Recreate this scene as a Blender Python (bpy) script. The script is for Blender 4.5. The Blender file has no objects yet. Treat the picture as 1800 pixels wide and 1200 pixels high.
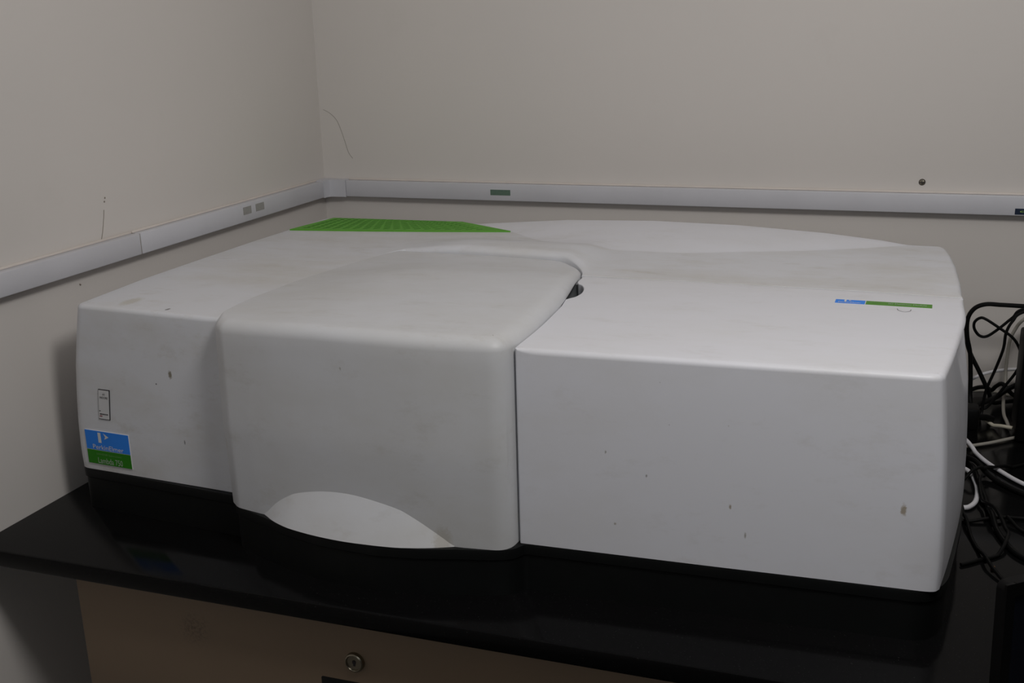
import bpy, bmesh, math, random
import numpy as np
from mathutils import Vector, Matrix
from mathutils.geometry import delaunay_2d_cdt

random.seed(7)
SC = bpy.context.scene
COL = SC.collection
Z0 = 0.80                                   # height of the worktop above the floor

# ------------------------------------------------------------------ camera
cam_d = bpy.data.cameras.new('camera'); cam = bpy.data.objects.new('camera', cam_d); COL.objects.link(cam)
cam_d.sensor_width = 36.0; cam_d.lens = 38.4; cam_d.clip_start = 0.02
yaw, pit, rol = math.radians(-19.858), math.radians(16.167), math.radians(-1.5525)
fw = Vector((math.sin(yaw)*math.cos(pit), math.cos(yaw)*math.cos(pit), -math.sin(pit)))
rt = Vector((math.cos(yaw), -math.sin(yaw), 0)); up = rt.cross(fw)
r2 = rt*math.cos(rol) + up*math.sin(rol); u2 = -rt*math.sin(rol) + up*math.cos(rol)
cam.matrix_world = Matrix(((r2.x, u2.x, -fw.x, 1.0503), (r2.y, u2.y, -fw.y, -1.8682), (r2.z, u2.z, -fw.z, 0.6+Z0), (0, 0, 0, 1)))
SC.camera = cam

# ------------------------------------------------------------------ world, light, exposure
world = bpy.data.worlds.new('world'); SC.world = world; world.use_nodes = True
world.node_tree.nodes['Background'].inputs[0].default_value = (0.9, 0.95, 1.0, 1)
world.node_tree.nodes['Background'].inputs[1].default_value = 0.02
SC.view_settings.view_transform = 'Standard'; SC.view_settings.look = 'None'
SC.view_settings.gamma = 1.0; SC.view_settings.use_curve_mapping = False
SC.view_settings.exposure = 0.0

def area_lamp(name, loc, target, power, sx, sy, colour):
    d = bpy.data.lights.new(name, 'AREA'); d.shape = 'RECTANGLE'; d.size = sx; d.size_y = sy; d.energy = power; d.color = colour
    o = bpy.data.objects.new(name, d); COL.objects.link(o); o.location = (loc[0], loc[1], loc[2]+Z0)
    o.rotation_euler = (Vector(target)-Vector(loc)).to_track_quat('-Z', 'Y').to_euler(); return o
bulb = bpy.data.lights.new('lamp_bulb', 'POINT'); bulb.energy = 23.5; bulb.shadow_soft_size = 0.14; bulb.color = (1.0, 0.98, 0.96)
bo = bpy.data.objects.new('lamp_bulb', bulb); COL.objects.link(bo); bo.location = (1.20, -1.30, Z0+1.20)
area_lamp('front_fill', (1.7, -4.4, 1.15), (1.2, 0, 0.45), 7.5, 1.5, 0.8, (0.92, 0.965, 1.0))  # unseen soft cool fill, added to brighten the front faces; no window there

# ------------------------------------------------------------------ materials
def base_mat(name, col, rough=0.5, spec=0.5, metal=0.0):
    m = bpy.data.materials.new(name); m.use_nodes = True
    b = m.node_tree.nodes['Principled BSDF']
    b.inputs['Base Color'].default_value = (*col, 1); b.inputs['Roughness'].default_value = rough
    b.inputs['Specular IOR Level'].default_value = spec; b.inputs['Metallic'].default_value = metal
    return m, m.node_tree, b
def nd(t, typ, **kw):
    n = t.nodes.new(typ)
    for k, v in kw.items(): setattr(n, k, v)
    return n
def noise(t, vec, scale, detail=4, rough=0.55):
    n = nd(t, 'ShaderNodeTexNoise'); n.inputs['Scale'].default_value = scale
    n.inputs['Detail'].default_value = detail; n.inputs['Roughness'].default_value = rough
    t.links.new(vec, n.inputs['Vector']); return n.outputs['Fac']
def ramp(t, fac, a, b, ca=(0, 0, 0), cb=(1, 1, 1)):
    r = nd(t, 'ShaderNodeValToRGB'); r.color_ramp.elements[0].position = a; r.color_ramp.elements[1].position = b
    r.color_ramp.elements[0].color = (*ca, 1); r.color_ramp.elements[1].color = (*cb, 1)
    t.links.new(fac, r.inputs['Fac']); return r.outputs['Color']
def mix(t, fac, a, b, mode='MIX'):
    n = nd(t, 'ShaderNodeMix', data_type='RGBA', blend_type=mode)
    for s, v in ((n.inputs[0], fac), (n.inputs[6], a), (n.inputs[7], b)):
        if isinstance(v, (int, float)): s.default_value = v
        elif isinstance(v, tuple): s.default_value = (*v, 1)
        else: t.links.new(v, s)
    return n.outputs[2]
def bump(t, b, fac, strength, dist=0.001):
    n = nd(t, 'ShaderNodeBump'); n.inputs['Strength'].default_value = strength; n.inputs['Distance'].default_value = dist
    t.links.new(fac, n.inputs['Height']); t.links.new(n.outputs['Normal'], b.inputs['Normal'])
def scaled(t, vec, s):
    n = nd(t, 'ShaderNodeMapping'); n.inputs['Scale'].default_value = s; t.links.new(vec, n.inputs['Vector']); return n.outputs['Vector']
def math_(t, op, a, b):
    n = nd(t, 'ShaderNodeMath', operation=op)
    for s, v in ((n.inputs[0], a), (n.inputs[1], b)):
        if isinstance(v, (int, float)): s.default_value = v
        else: t.links.new(v, s)
    return n.outputs[0]

def wall_mat():
    m, t, b = base_mat('cream_wall_paint', (0.6, 0.55, 0.5), 0.75, 0.25)
    p = nd(t, 'ShaderNodeTexCoord').outputs['Object']
    c = mix(t, ramp(t, noise(t, p, 1.6, 5), 0.35, 0.7), (0.705, 0.665, 0.63), (0.675, 0.64, 0.61))
    c = mix(t, math_(t, 'MULTIPLY', ramp(t, noise(t, p, 9, 6, 0.7), 0.6, 0.78), 0.12), c, (0.5, 0.47, 0.43))
    t.links.new(c, b.inputs['Base Color']); bump(t, b, noise(t, p, 160, 3), 0.12, 0.0008)
    return m
SPOTS = [  # wear marks on the casing: position (m, instrument frame of the room), radius, colour, z stretch
    ((0.2236, -0.813, 0.2001), 0.0032, (0.16, 0.13, 0.07), 0.5), ((0.2003, -0.811, 0.1858), 0.0014, (0.03, 0.03, 0.03), 1),
    ((0.2343, -0.814, 0.1131), 0.0013, (0.12, 0.12, 0.12), 0.35), ((0.218, -0.795, 0.278), 0.0028, (0.03, 0.02, 0.015), 1),
    ((0.273, -0.30, 0.282), 0.003, (0.04, 0.04, 0.04), 1), ((0.146, -0.772, 0.278), 0.012, (0.56, 0.54, 0.49), 1),
    ((1.074, -0.833, 0.140), 0.0034, (0.33, 0.27, 0.19), 0.45), ((0.909, -0.841, 0.125), 0.0018, (0.3, 0.24, 0.16), 0.5),
    ((0.925, -0.841, 0.095), 0.0018, (0.28, 0.26, 0.22), 0.4), ((0.836, -0.844, 0.252), 0.0015, (0.2, 0.19, 0.17), 1),
    ((0.846, -0.844, 0.208), 0.0014, (0.16, 0.15, 0.13), 1), ((0.823, -0.844, 0.150), 0.0014, (0.16, 0.15, 0.13), 0.5),
    ((0.846, -0.844, 0.229), 0.0012, (0.2, 0.19, 0.17), 1), ((1.035, -0.838, 0.145), 0.0013, (0.16, 0.15, 0.13), 1),
    ((0.780, -0.845, 0.172), 0.0014, (0.3, 0.28, 0.25), 0.6), ((0.862, -0.844, 0.205), 0.0012, (0.22, 0.2, 0.18), 1),
    ((0.905, -0.842, 0.212), 0.0015, (0.3, 0.28, 0.25), 1), ((0.494, -0.873, 0.249), 0.0018, (0.3, 0.28, 0.26), 0.7),
    ((0.79, -0.845, 0.092), 0.0018, (0.36, 0.33, 0.29), 0.8), ((0.606, -0.876, 0.062), 0.012, (0.5, 0.48, 0.44), 0.6),
]
ROOT = Vector((0.62, -0.50, 0.0))
def casing_mat(name, clean, dirt, amount, lo=0.42, hi=0.72):
    m, t, b = base_mat(name, clean, 0.42, 0.4)
    p = nd(t, 'ShaderNodeTexCoord').outputs['Object']
    st = scaled(t, p, (5, 9, 9))
    f = ramp(t, noise(t, st, 1.0, 7, 0.62), lo, hi)
    geo = nd(t, 'ShaderNodeNewGeometry')
    c = mix(t, math_(t, 'MULTIPLY', f, amount), clean, dirt)
    sm = ramp(t, noise(t, scaled(t, p, (13, 34, 26)), 1.0, 8, 0.72), 0.56, 0.76)
    c = mix(t, math_(t, 'MULTIPLY', sm, amount*0.8), c, (dirt[0]*0.8, dirt[1]*0.78, dirt[2]*0.74))
    for pos, r, colr, zs in SPOTS:
        s = nd(t, 'ShaderNodeVectorMath', operation='SUBTRACT'); t.links.new(p, s.inputs[0])
        s.inputs[1].default_value = Vector(pos) - ROOT
        k = nd(t, 'ShaderNodeVectorMath', operation='MULTIPLY'); t.links.new(s.outputs[0], k.inputs[0]); k.inputs[1].default_value = (1, 0.5, zs)
        l = nd(t, 'ShaderNodeVectorMath', operation='LENGTH'); t.links.new(k.outputs[0], l.inputs[0])
        d = math_(t, 'ADD', l.outputs['Value'], math_(t, 'MULTIPLY', math_(t, 'SUBTRACT', noise(t, p, 400, 2), 0.5), r*0.9))
        q = ramp(t, math_(t, 'DIVIDE', d, r), 0.5, 1.0, (1, 1, 1), (0, 0, 0))
        c = mix(t, math_(t, 'MULTIPLY', q, 0.85), c, colr)
    t.links.new(c, b.inputs['Base Color'])
    t.links.new(ramp(t, f, 0, 1, (0.36,)*3, (0.52,)*3), b.inputs['Roughness'])
    bump(t, b, noise(t, p, 1400, 2), 0.08, 0.0004)
    return m
def granite_mat():
    m, t, b = base_mat('polished_black_granite', (0.004, 0.004, 0.004), 0.1, 0.09)
    p = nd(t, 'ShaderNodeTexCoord').outputs['Object']
    c = mix(t, ramp(t, noise(t, p, 420, 3), 0.66, 0.74), (0.004, 0.004, 0.0042), (0.022, 0.022, 0.021))
    t.links.new(c, b.inputs['Base Color'])
    t.links.new(ramp(t, noise(t, p, 14, 5), 0.3, 0.8, (0.08,)*3, (0.2,)*3), b.inputs['Roughness'])
    return m
def grain_mat(name, col, rough, spec=0.4, var=0.12, scale=40, bs=0.1):
    m, t, b = base_mat(name, col, rough, spec)
    p = nd(t, 'ShaderNodeTexCoord').outputs['Object']
    c = mix(t, ramp(t, noise(t, p, scale, 4), 0.3, 0.7), tuple(x*(1-var) for x in col), tuple(min(1, x*(1+var)) for x in col))
    t.links.new(c, b.inputs['Base Color'])
    if bs: bump(t, b, noise(t, p, scale*12, 2), bs, 0.0004)
    return m
def laminate_mat():
    m, t, b = base_mat('beige_laminate', (0.5, 0.41, 0.32), 0.5, 0.35)
    p = nd(t, 'ShaderNodeTexCoord').outputs['Object']
    c = mix(t, ramp(t, noise(t, p, 3, 4), 0.3, 0.7), (0.23, 0.165, 0.11), (0.21, 0.15, 0.10))
    s = nd(t, 'ShaderNodeVectorMath', operation='SUBTRACT'); t.links.new(p, s.inputs[0]); s.inputs[1].default_value = (0.2943-0.56, -0.912+0.5, -0.0804+0.80)
    l = nd(t, 'ShaderNodeVectorMath', operation='LENGTH'); t.links.new(s.outputs[0], l.inputs[0])
    q = ramp(t, l.outputs['Value'], 0.004, 0.026, (1, 1, 1), (0, 0, 0))
    q = math_(t, 'MULTIPLY', q, ramp(t, noise(t, p, 260, 5, 0.7), 0.45, 0.62))
    c = mix(t, math_(t, 'MULTIPLY', q, 0.75), c, (0.09, 0.065, 0.05))
    t.links.new(c, b.inputs['Base Color']); return m

M_wall = wall_mat()
M_white = casing_mat('white_casing_plastic', (0.715, 0.725, 0.765), (0.585, 0.565, 0.525), 0.7)
M_cover = casing_mat('grimy_white_cover_plastic', (0.665, 0.675, 0.705), (0.555, 0.545, 0.52), 0.55, 0.36, 0.7)
M_module = casing_mat('clean_white_module_plastic', (0.755, 0.76, 0.81), (0.655, 0.645, 0.635), 0.4, 0.46, 0.75)
M_black = grain_mat('black_base_plastic', (0.004, 0.0045, 0.0045), 0.5, 0.25)
M_granite = granite_mat()
M_trunk = grain_mat('pale_grey_pvc', (0.63, 0.63, 0.67), 0.45, 0.4, 0.03, 12, 0.04)
M_lam = laminate_mat()
M_room = grain_mat('taupe_room_paint', (0.16, 0.15, 0.145), 0.8, 0.2, 0.02, 4, 0)
M_green = grain_mat('green_vent_plastic', (0.125, 0.40, 0.04), 0.55, 0.2, 0.06)
M_slot = grain_mat('slot_shade_green', (0.035, 0.17, 0.015), 0.7, 0.2, 0.06)  # darker green on the slot floors stands in for shade inside the vent
M_blue = grain_mat('blue_label_print', (0.035, 0.25, 0.88), 0.5, 0.2, 0.03)
M_lgreen = grain_mat('green_label_print', (0.028, 0.22, 0.008), 0.5, 0.2, 0.03)
M_lgreen2 = grain_mat('green_strip_print', (0.09, 0.27, 0.03), 0.5, 0.2, 0.03)
M_paper = grain_mat('white_label_paper', (0.68, 0.68, 0.69), 0.6, 0.3, 0.02)
M_ink = grain_mat('black_ink', (0.03, 0.026, 0.028), 0.6, 0.3, 0.05)
M_redink = grain_mat('dull_red_ink', (0.28, 0.08, 0.09), 0.6, 0.3, 0.05)
M_print = grain_mat('white_print', (0.72, 0.73, 0.74), 0.5, 0.3, 0.02)
M_dim = grain_mat('dim_print', (0.42, 0.52, 0.40), 0.5, 0.3, 0.02)
M_pale = grain_mat('pale_green_print', (0.16, 0.34, 0.11), 0.5, 0.3, 0.02)
M_steel = grain_mat('dull_nickel', (0.30, 0.27, 0.21), 0.3, 0.5, 0.05); M_steel.node_tree.nodes['Principled BSDF'].inputs['Metallic'].default_value = 1
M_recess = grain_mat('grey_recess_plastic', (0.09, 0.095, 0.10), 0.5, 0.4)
M_cblack = grain_mat('black_cable_rubber', (0.003, 0.003, 0.003), 0.5, 0.15)
M_cwhite = grain_mat('white_cable_sheath', (0.72, 0.71, 0.74), 0.45, 0.4, 0.03)
M_ccream = grain_mat('yellowed_cable_sheath', (0.58, 0.54, 0.44), 0.5, 0.4, 0.05)
M_cgrey = grain_mat('grey_cable_sheath', (0.36, 0.34, 0.30), 0.5, 0.4, 0.05)
M_case = grain_mat('black_case_metal', (0.003, 0.003, 0.0032), 0.5, 0.1)
M_screen = grain_mat('dark_blue_screen', (0.004, 0.005, 0.0085), 0.25, 0.25, 0.03, 40, 0)
M_floor = grain_mat('grey_floor_tile', (0.06, 0.053, 0.045), 0.5, 0.4, 0.05, 6)
M_ceil = grain_mat('white_ceiling_paint', (0.45, 0.445, 0.44), 0.9, 0.2, 0.02, 6)
M_crack = grain_mat('hairline_crack', (0.25, 0.22, 0.18), 0.9, 0.1)
M_olive = grain_mat('grey_green_sticker', (0.12, 0.19, 0.145), 0.5, 0.3, 0.08, 300)
M_greys = grain_mat('grey_sticker_residue', (0.36, 0.355, 0.34), 0.7, 0.2, 0.08, 300)
M_navy = grain_mat('navy_sticker', (0.012, 0.022, 0.05), 0.4, 0.4)
M_lime = grain_mat('lime_print', (0.3, 0.5, 0.1), 0.5, 0.3)
M_caulk = grain_mat('cream_caulk', (0.74, 0.68, 0.63), 0.8, 0.2, 0.04, 30)
M_amber = grain_mat('amber_plastic', (0.25, 0.12, 0.03), 0.5, 0.3)

# ------------------------------------------------------------------ object helpers
def link(name, me, mat, parent=None, loc=(0, 0, 0), smooth=True, angle=35):
    if mat and not me.materials: me.materials.append(mat)
    o = bpy.data.objects.new(name, me); COL.objects.link(o)
    if smooth:
        me.shade_smooth(); me.set_sharp_from_angle(angle=math.radians(angle))
    if parent: o.parent = parent
    o.location = loc
    return o
def tag(o, label, cat, group=None):
    o['label'] = label; o['category'] = cat
    if group: o['group'] = group
    return o
def struct(o): o['kind'] = 'structure'; return o
def empty(name, loc, label, cat, group=None):
    o = bpy.data.objects.new(name, None); COL.objects.link(o); o.location = loc; o.empty_display_size = 0.05
    return tag(o, label, cat, group)
def mesh_of(bm):
    bmesh.ops.recalc_face_normals(bm, faces=bm.faces[:])
    me = bpy.data.meshes.new('mesh'); bm.to_mesh(me); bm.free(); return me
def box_bm(x0, x1, y0, y1, z0, z1, bev=0.0, seg=2, bm=None):
    new = bmesh.new()
    bmesh.ops.create_cube(new, size=1)
    for v in new.verts: v.co = ((x0+x1)/2+v.co.x*(x1-x0), (y0+y1)/2+v.co.y*(y1-y0), (z0+z1)/2+v.co.z*(z1-z0))
    if bev: bmesh.ops.bevel(new, geom=new.edges[:], offset=bev, segments=seg, affect='EDGES', profile=0.5)
    if bm is None: return new
    me = bpy.data.meshes.new('t'); new.to_mesh(me); new.free(); bm.from_mesh(me); bpy.data.meshes.remove(me); return bm
def box(name, x0, x1, y0, y1, z0, z1, mat, parent=None, bev=0.0, off=(0, 0, 0), seg=2):
    bm = box_bm(x0-off[0], x1-off[0], y0-off[1], y1-off[1], z0-off[2], z1-off[2], bev, seg)
    return link(name, mesh_of(bm), mat, parent)
def catmull(pts, n=10, closed=False):
    P = [np.array(p, float) for p in pts]; out = []
    N = len(P)
    for i in range(N if closed else N-1):
        if closed: a, b, c, d = P[(i-1) % N], P[i], P[(i+1) % N], P[(i+2) % N]
        else:
            b, c = P[i], P[i+1]
            a = P[i-1] if i else 2*b-c
            d = P[i+2] if i+2 < N else 2*c-b
        for k in range(n):
            t = k/n
            out.append(0.5*((2*b)+(-a+c)*t+(2*a-5*b+4*c-d)*t*t+(-a+3*b-3*c+d)*t**3))
    if not closed: out.append(P[-1])
    return out
def tube_mesh(pts, r, sides=10, n=10):
    C = [Vector(p) for p in catmull(pts, n)]
    bm = bmesh.new(); rings = []
    T = (C[1]-C[0]).normalized(); N = T.orthogonal().normalized()
    for i, c in enumerate(C):
        t = (C[min(i+1, len(C)-1)]-C[max(i-1, 0)]).normalized()
        N = (N-t*N.dot(t)).normalized(); B = t.cross(N)
        rings.append([bm.verts.new(c+(N*math.cos(a)+B*math.sin(a))*r) for a in [2*math.pi*k/sides for k in range(sides)]])
    for A, Bq in zip(rings, rings[1:]):
        for k in range(sides): bm.faces.new((A[k], A[(k+1) % sides], Bq[(k+1) % sides], Bq[k]))
    bm.faces.new(rings[0]); bm.faces.new(rings[-1])
    return mesh_of(bm)
def lathe_bm(prof, n=32, axis='Y'):
    bm = bmesh.new(); rings = []
    for r, h in prof:
        ring = []
        for k in range(n):
            a = 2*math.pi*k/n; x, z = r*math.cos(a), r*math.sin(a)
            ring.append(bm.verts.new((x, h, z) if axis == 'Y' else (x, z, h)))
        rings.append(ring)
    for A, B in zip(rings, rings[1:]):
        for k in range(n): bm.faces.new((A[k], A[(k+1) % n], B[(k+1) % n], B[k]))
    bm.faces.new(rings[0]); bm.faces.new(rings[-1]); return bm

# plan outlines: spline pieces joined; a corner (x, y, r) is rounded by a quadratic arc
def rounded(pts, step=0.004):
    """closed polygon of (x, y, r): corners cut back by r and rounded, then resampled"""
    N = len(pts); path = []
    for i in range(N):
        a, b, c = (np.array(pts[j][:2], float) for j in ((i-1) % N, i, (i+1) % N)); r = pts[i][2]
        if r <= 0: path.append(b); continue
        d1, d2 = a-b, c-b; l1, l2 = np.linalg.norm(d1), np.linalg.norm(d2)
        p, q = b+d1/l1*min(r, l1*0.49), b+d2/l2*min(r, l2*0.49)
        for k in range(9):
            t = k/8; path.append((1-t)**2*p+2*t*(1-t)*b+t*t*q)
    out = []
    for i in range(len(path)):
        a, b = path[i], path[(i+1) % len(path)]; L = np.linalg.norm(b-a)
        if L < 1e-6: continue
        n = max(1, int(L/step))
        out += [a+(b-a)*k/n for k in range(n)]
    return np.array(out)
def normals(P):
    t = np.roll(P, -1, 0)-np.roll(P, 1, 0); n = np.stack([t[:, 1], -t[:, 0]], 1)
    return n/np.maximum(np.linalg.norm(n, axis=1, keepdims=True), 1e-9)      # outward for a counter-clockwise outline
def inside(Q, P):
    x, y = Q[:, 0], Q[:, 1]; c = np.zeros(len(Q), bool)
    A, B = P, np.roll(P, -1, 0)
    for (x1, y1), (x2, y2) in zip(A, B):
        k = (y1 > y) != (y2 > y)
        c ^= k & (x < (x2-x1)*(y-y1)/((y2-y1) if y2 != y1 else 1e-12)+x1)
    return c
def sst(a, b, x):
    t = np.clip((x-a)/(b-a), 0, 1); return t*t*(3-2*t)
def shell(P, fil, zfun, z0, off=None, warp=None, zsplit=None, grid=0.008, loops=(), levels=14, floor=False):
    """moulded casing: outline P (ccw), per-point fillet fil (rh, rv), top height zfun(x, y), side flare off(P, n, z)"""
    N = len(P); n = normals(P); fil = np.array(fil, float)
    rh, rv = fil[:, 0], fil[:, 1]
    inner = P-n*rh[:, None]
    zt = zfun(inner[:, 0], inner[:, 1]); zs = zt-rv
    rings = []
    if zsplit is None: tt = [(None, k/levels) for k in range(levels+1)]
    else: tt = [('a', k/levels) for k in range(levels+1)]+[('b', k/levels) for k in range(1, levels+1)]
    for kind, t in tt:
        if kind is None: z = z0+(zs-z0)*t
        elif kind == 'a': z = z0+(zsplit-z0)*t
        else: z = zsplit+(zs-zsplit)*t
        o = off(P, n, z, zt) if off else np.zeros(N)
        Q = P+n*o[:, None]; rings.append(np.column_stack([Q, z]))
    for k in range(1, 8):
        th = k/7*math.pi/2
        Q = P-n*(rh*(1-math.cos(th)))[:, None]
        o = off(P, n, zt, zt) if off else 0
        rings.append(np.column_stack([Q, zs+rv*math.sin(th)]))
    if warp:
        for R in rings: R[:, 0] = warp(R[:, 0], R[:, 2])
    bm = bmesh.new(); rv_ = []
    for R in rings: rv_.append([bm.verts.new(p) for p in R])
    for A, B in zip(rv_, rv_[1:]):
        for k in range(N): bm.faces.new((A[k], A[(k+1) % N], B[(k+1) % N], B[k]))
    # cap
    lo, hi = inner.min(0), inner.max(0)
    gx, gy = np.meshgrid(np.arange(lo[0], hi[0], grid), np.arange(lo[1], hi[1], grid))
    G = np.column_stack([gx.ravel(), gy.ravel()]); G = G[inside(G, inner)]
    keep = np.ones(len(G), bool)
    for i in range(0, len(G), 400):
        d = np.linalg.norm(G[i:i+400, None]-inner[None], axis=2).min(1); keep[i:i+400] = d > grid*0.45
    G = G[keep]
    V = [Vector(p) for p in inner]; E = [(i, (i+1) % N) for i in range(N)]
    for L in loops:
        b = len(V); V += [Vector(p) for p in L]; E += [(b+i, b+i+1) for i in range(len(L)-1)]
    V += [Vector(p) for p in G]
    co, _, fa, ov, _, _ = delaunay_2d_cdt(V, E, [], 1, 1e-7)
    vmap = []
    xy = np.array([tuple(c) for c in co]); zz = zfun(xy[:, 0], xy[:, 1])
    for c, z, o in zip(co, zz, ov):
        k = next((q for q in o if q < N), None)
        vmap.append(rv_[-1][k] if k is not None else bm.verts.new((c.x, c.y, z)))
    for f in fa:
        try: bm.faces.new([vmap[i] for i in f])
        except ValueError: pass
    if floor: bm.faces.new(rv_[0][::-1])
    return bm
def to_root(bm):
    for v in bm.verts: v.co -= ROOT
    return bm

# ------------------------------------------------------------------ the room
def room_box(name, x0, x1, y0, y1, z0, z1, mat): return struct(box(name, x0, x1, y0, y1, z0+Z0, z1+Z0, mat))
W_left = room_box('wall_left', -0.1, 0, -4.6, 0.1, -0.8, 1.6, M_wall)
W_back = room_box('wall_back', 0, 4.9, 0, 0.1, -0.8, 1.6, M_wall)
room_box('wall_right', 4.8, 4.9, -4.6, 0, -0.8, 1.6, M_room)
room_box('wall_front', 0, 4.8, -4.6, -4.5, -0.8, 1.6, M_room)
room_box('floor', -0.1, 4.9, -4.6, 0.1, -0.9, -0.8, M_floor)
room_box('ceiling', -0.1, 4.9, -4.6, 0.1, 1.6, 1.7, M_ceil)

def crack(pts, parent, r=0.0007):
    return link('crack', tube_mesh([(x, y, z+Z0) for x, y, z in pts], r, 5, 6), M_crack, parent)
# hairline cracks and chipped spots in the plaster
crack([(0.0002, -0.663, 0.300), (0.0002, -0.652, 0.303), (0.0002, -0.645, 0.315), (0.0002, -0.636, 0.335), (0.0002, -0.630, 0.354), (0.0002, -0.627, 0.366)], W_left, 0.00045)
crack([(0.0002, -0.90, 0.307), (0.0002, -0.82, 0.306), (0.0002, -0.74, 0.304), (0.0002, -0.663, 0.300)], W_left, 0.0003)
for y, z in ((-0.6245, 0.376), (-0.6225, 0.381)):
    crack([(0.0002, y, z), (0.0002, y+0.0008, z+0.002)], W_left, 0.001)
crack([(0.008, -0.0002, 0.455), (0.022, -0.0002, 0.448), (0.034, -0.0002, 0.437), (0.042, -0.0002, 0.420), (0.050, -0.0002, 0.395), (0.056, -0.0002, 0.375), (0.064, -0.0002, 0.364)], W_back, 0.0003)
crack([(0.0002, -0.694, 0.2735), (0.0002, -0.693, 0.2745)], W_left, 0.0016)

# ------------------------------------------------------------------ worktop and cabinet
worktop = tag(box('worktop', 0.001, 2.3, -0.9426, -0.001, -0.0222, 0, M_granite, None, 0.0035, (0, 0, 0)), 'polished black stone worktop running along the back wall', 'worktop')
worktop.location = (0, 0, Z0)
cab = empty('cabinet', (0.56, -0.5, 0), 'beige laminate cabinet with a keyed drawer under the black worktop', 'cabinet')
CO = (0.56, -0.5, -Z0)
box('carcass', 0.128, 1.05, -0.892, -0.06, -0.72, -0.0222, M_lam, cab, 0.001, CO)
box('plinth', 0.15, 1.03, -0.85, -0.08, -0.80, -0.72, M_black, cab, 0, CO)
dr = box('drawer_front', 0.126, 1.052, -0.912, -0.8925, -0.262, -0.0245, M_lam, cab, 0.0015, CO)
dd = box('door', 0.126, 0.588, -0.912, -0.8925, -0.715, -0.266, M_lam, cab, 0.0015, CO)
box('door', 0.592, 1.052, -0.912, -0.8925, -0.715, -0.266, M_lam, cab, 0.0015, CO)
lk = link('lock', mesh_of(lathe_bm([(0.0118, 0.002), (0.0118, -0.0025), (0.0112, -0.0042), (0.0098, -0.0050), (0.0092, -0.0044), (0.0088, -0.0032), (0.0005, -0.0030)], 36)), M_steel, dr, (0.5068-CO[0], -0.912-CO[1], -0.0845-CO[2]))
hb = box_bm(-0.0012, 0.0012, -0.0036, -0.0029, -0.0042, 0.0030); box_bm(-0.002, 0.002, -0.0037, -0.0029, -0.001, 0.002, bm=hb)
# keyhole is a part of the drawer beside its lock, so that no level is added
link('keyhole', mesh_of(hb), M_ink, dr, (0.5068-CO[0], -0.912-CO[1], -0.0845-CO[2]))
h = box('recessed_pull', 0.4600, 0.575, -0.9128, -0.905, -0.162, -0.1104, M_black, dr, 0.003, CO)

# ------------------------------------------------------------------ cable trunking on the walls
TZ0, TZ1, TD = 0.2938, 0.3245, 0.018
def trunk_run(name, axis, a, b, label):
    root = empty(name, ((a+b)/2 if axis == 'x' else TD/2, (a+b)/2 if axis == 'y' else -TD/2, Z0+TZ0), label, 'cable trunking', 'pale grey cable trunking along the walls')
    off = tuple(Vector(root.location)-Vector((0, 0, Z0)))
    if axis == 'x':
        box('backplate', a, b, -0.011, -0.0004, TZ0+0.001, TZ1-0.001, M_trunk, root, 0, off)
        box('lid', a, b, -TD, -0.0105, TZ0, TZ1, M_trunk, root, 0.0016, off)
    else:
        box('backplate', 0.0004, 0.011, a, b, TZ0+0.001, TZ1-0.001, M_trunk, root, 0, off)
        box('lid', 0.0105, TD, a, b, TZ0, TZ1, M_trunk, root, 0.0016, off)
    if axis == 'x': box('caulk_line', a, b, -0.0035, -0.0003, TZ1-0.0008, TZ1+0.0024, M_caulk, root, 0.0008, off)
    else: box('caulk_line', 0.0003, 0.0035, a, b, TZ1-0.0008, TZ1+0.0024, M_caulk, root, 0.0008, off)
    return root, off
tb, tbo = trunk_run('cable_trunking', 'x', 0.0545, 2.6, 'long pale grey cable trunking along the back wall')
tl, tlo = trunk_run('cable_trunking', 'y', -0.5775, -0.0365, 'pale grey cable trunking on the left wall, from its joint to the corner')
tn, tno = trunk_run('cable_trunking', 'y', -2.2, -0.5793, 'pale grey cable trunking on the left wall, on the near side of its joint')
# dark gap at the joint
gapc = box('joint_gap', 0.002, 0.0165, -0.5794, -0.5774, TZ0+0.0005, TZ1-0.001, M_crack, tl, 0, tlo)
cp = empty('trunking_corner', (0.02, -0.02, Z0+TZ0), 'short pale grey trunking corner piece where the two walls meet', 'trunking corner')
bm = bmesh.new()
e = 0.0008
prof = [(0.0004, -0.0366), (0.0004, -0.0004), (0.0543, -0.0004), (0.0543, -TD-e), (TD+0.010, -TD-e), (TD+0.004, -TD-0.0035), (TD+e+0.0006, -TD-0.009), (TD+e, -0.0366)]
lo = [bm.verts.new((x-0.02, y+0.02, -e)) for x, y in prof]; hi = [bm.verts.new((x-0.02, y+0.02, TZ1-TZ0+e)) for x, y in prof]
bm.faces.new(lo); bm.faces.new(hi[::-1])
for k in range(len(prof)): bm.faces.new((lo[k], lo[(k+1) % len(prof)], hi[(k+1) % len(prof)], hi[k]))
link('cover', mesh_of(bm), M_trunk, cp, smooth=True, angle=25)
for i, (a, b) in enumerate(((-0.312, -0.288), (-0.274, -0.248))):
    box('grey_sticker', TD-0.0002, TD+0.0004, a, b, 0.3060, 0.3186, M_greys, tl, 0, tlo)
box('green_sticker', 0.3483, 0.3865, -TD-0.0004, -TD+0.0002, 0.3040, 0.3140, M_olive, tb, 0, tbo)
ns = box('navy_sticker', 1.2195, 1.262, -TD-0.0004, -TD+0.0002, 0.2958, 0.3052, M_navy, tb, 0, tbo)
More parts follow.
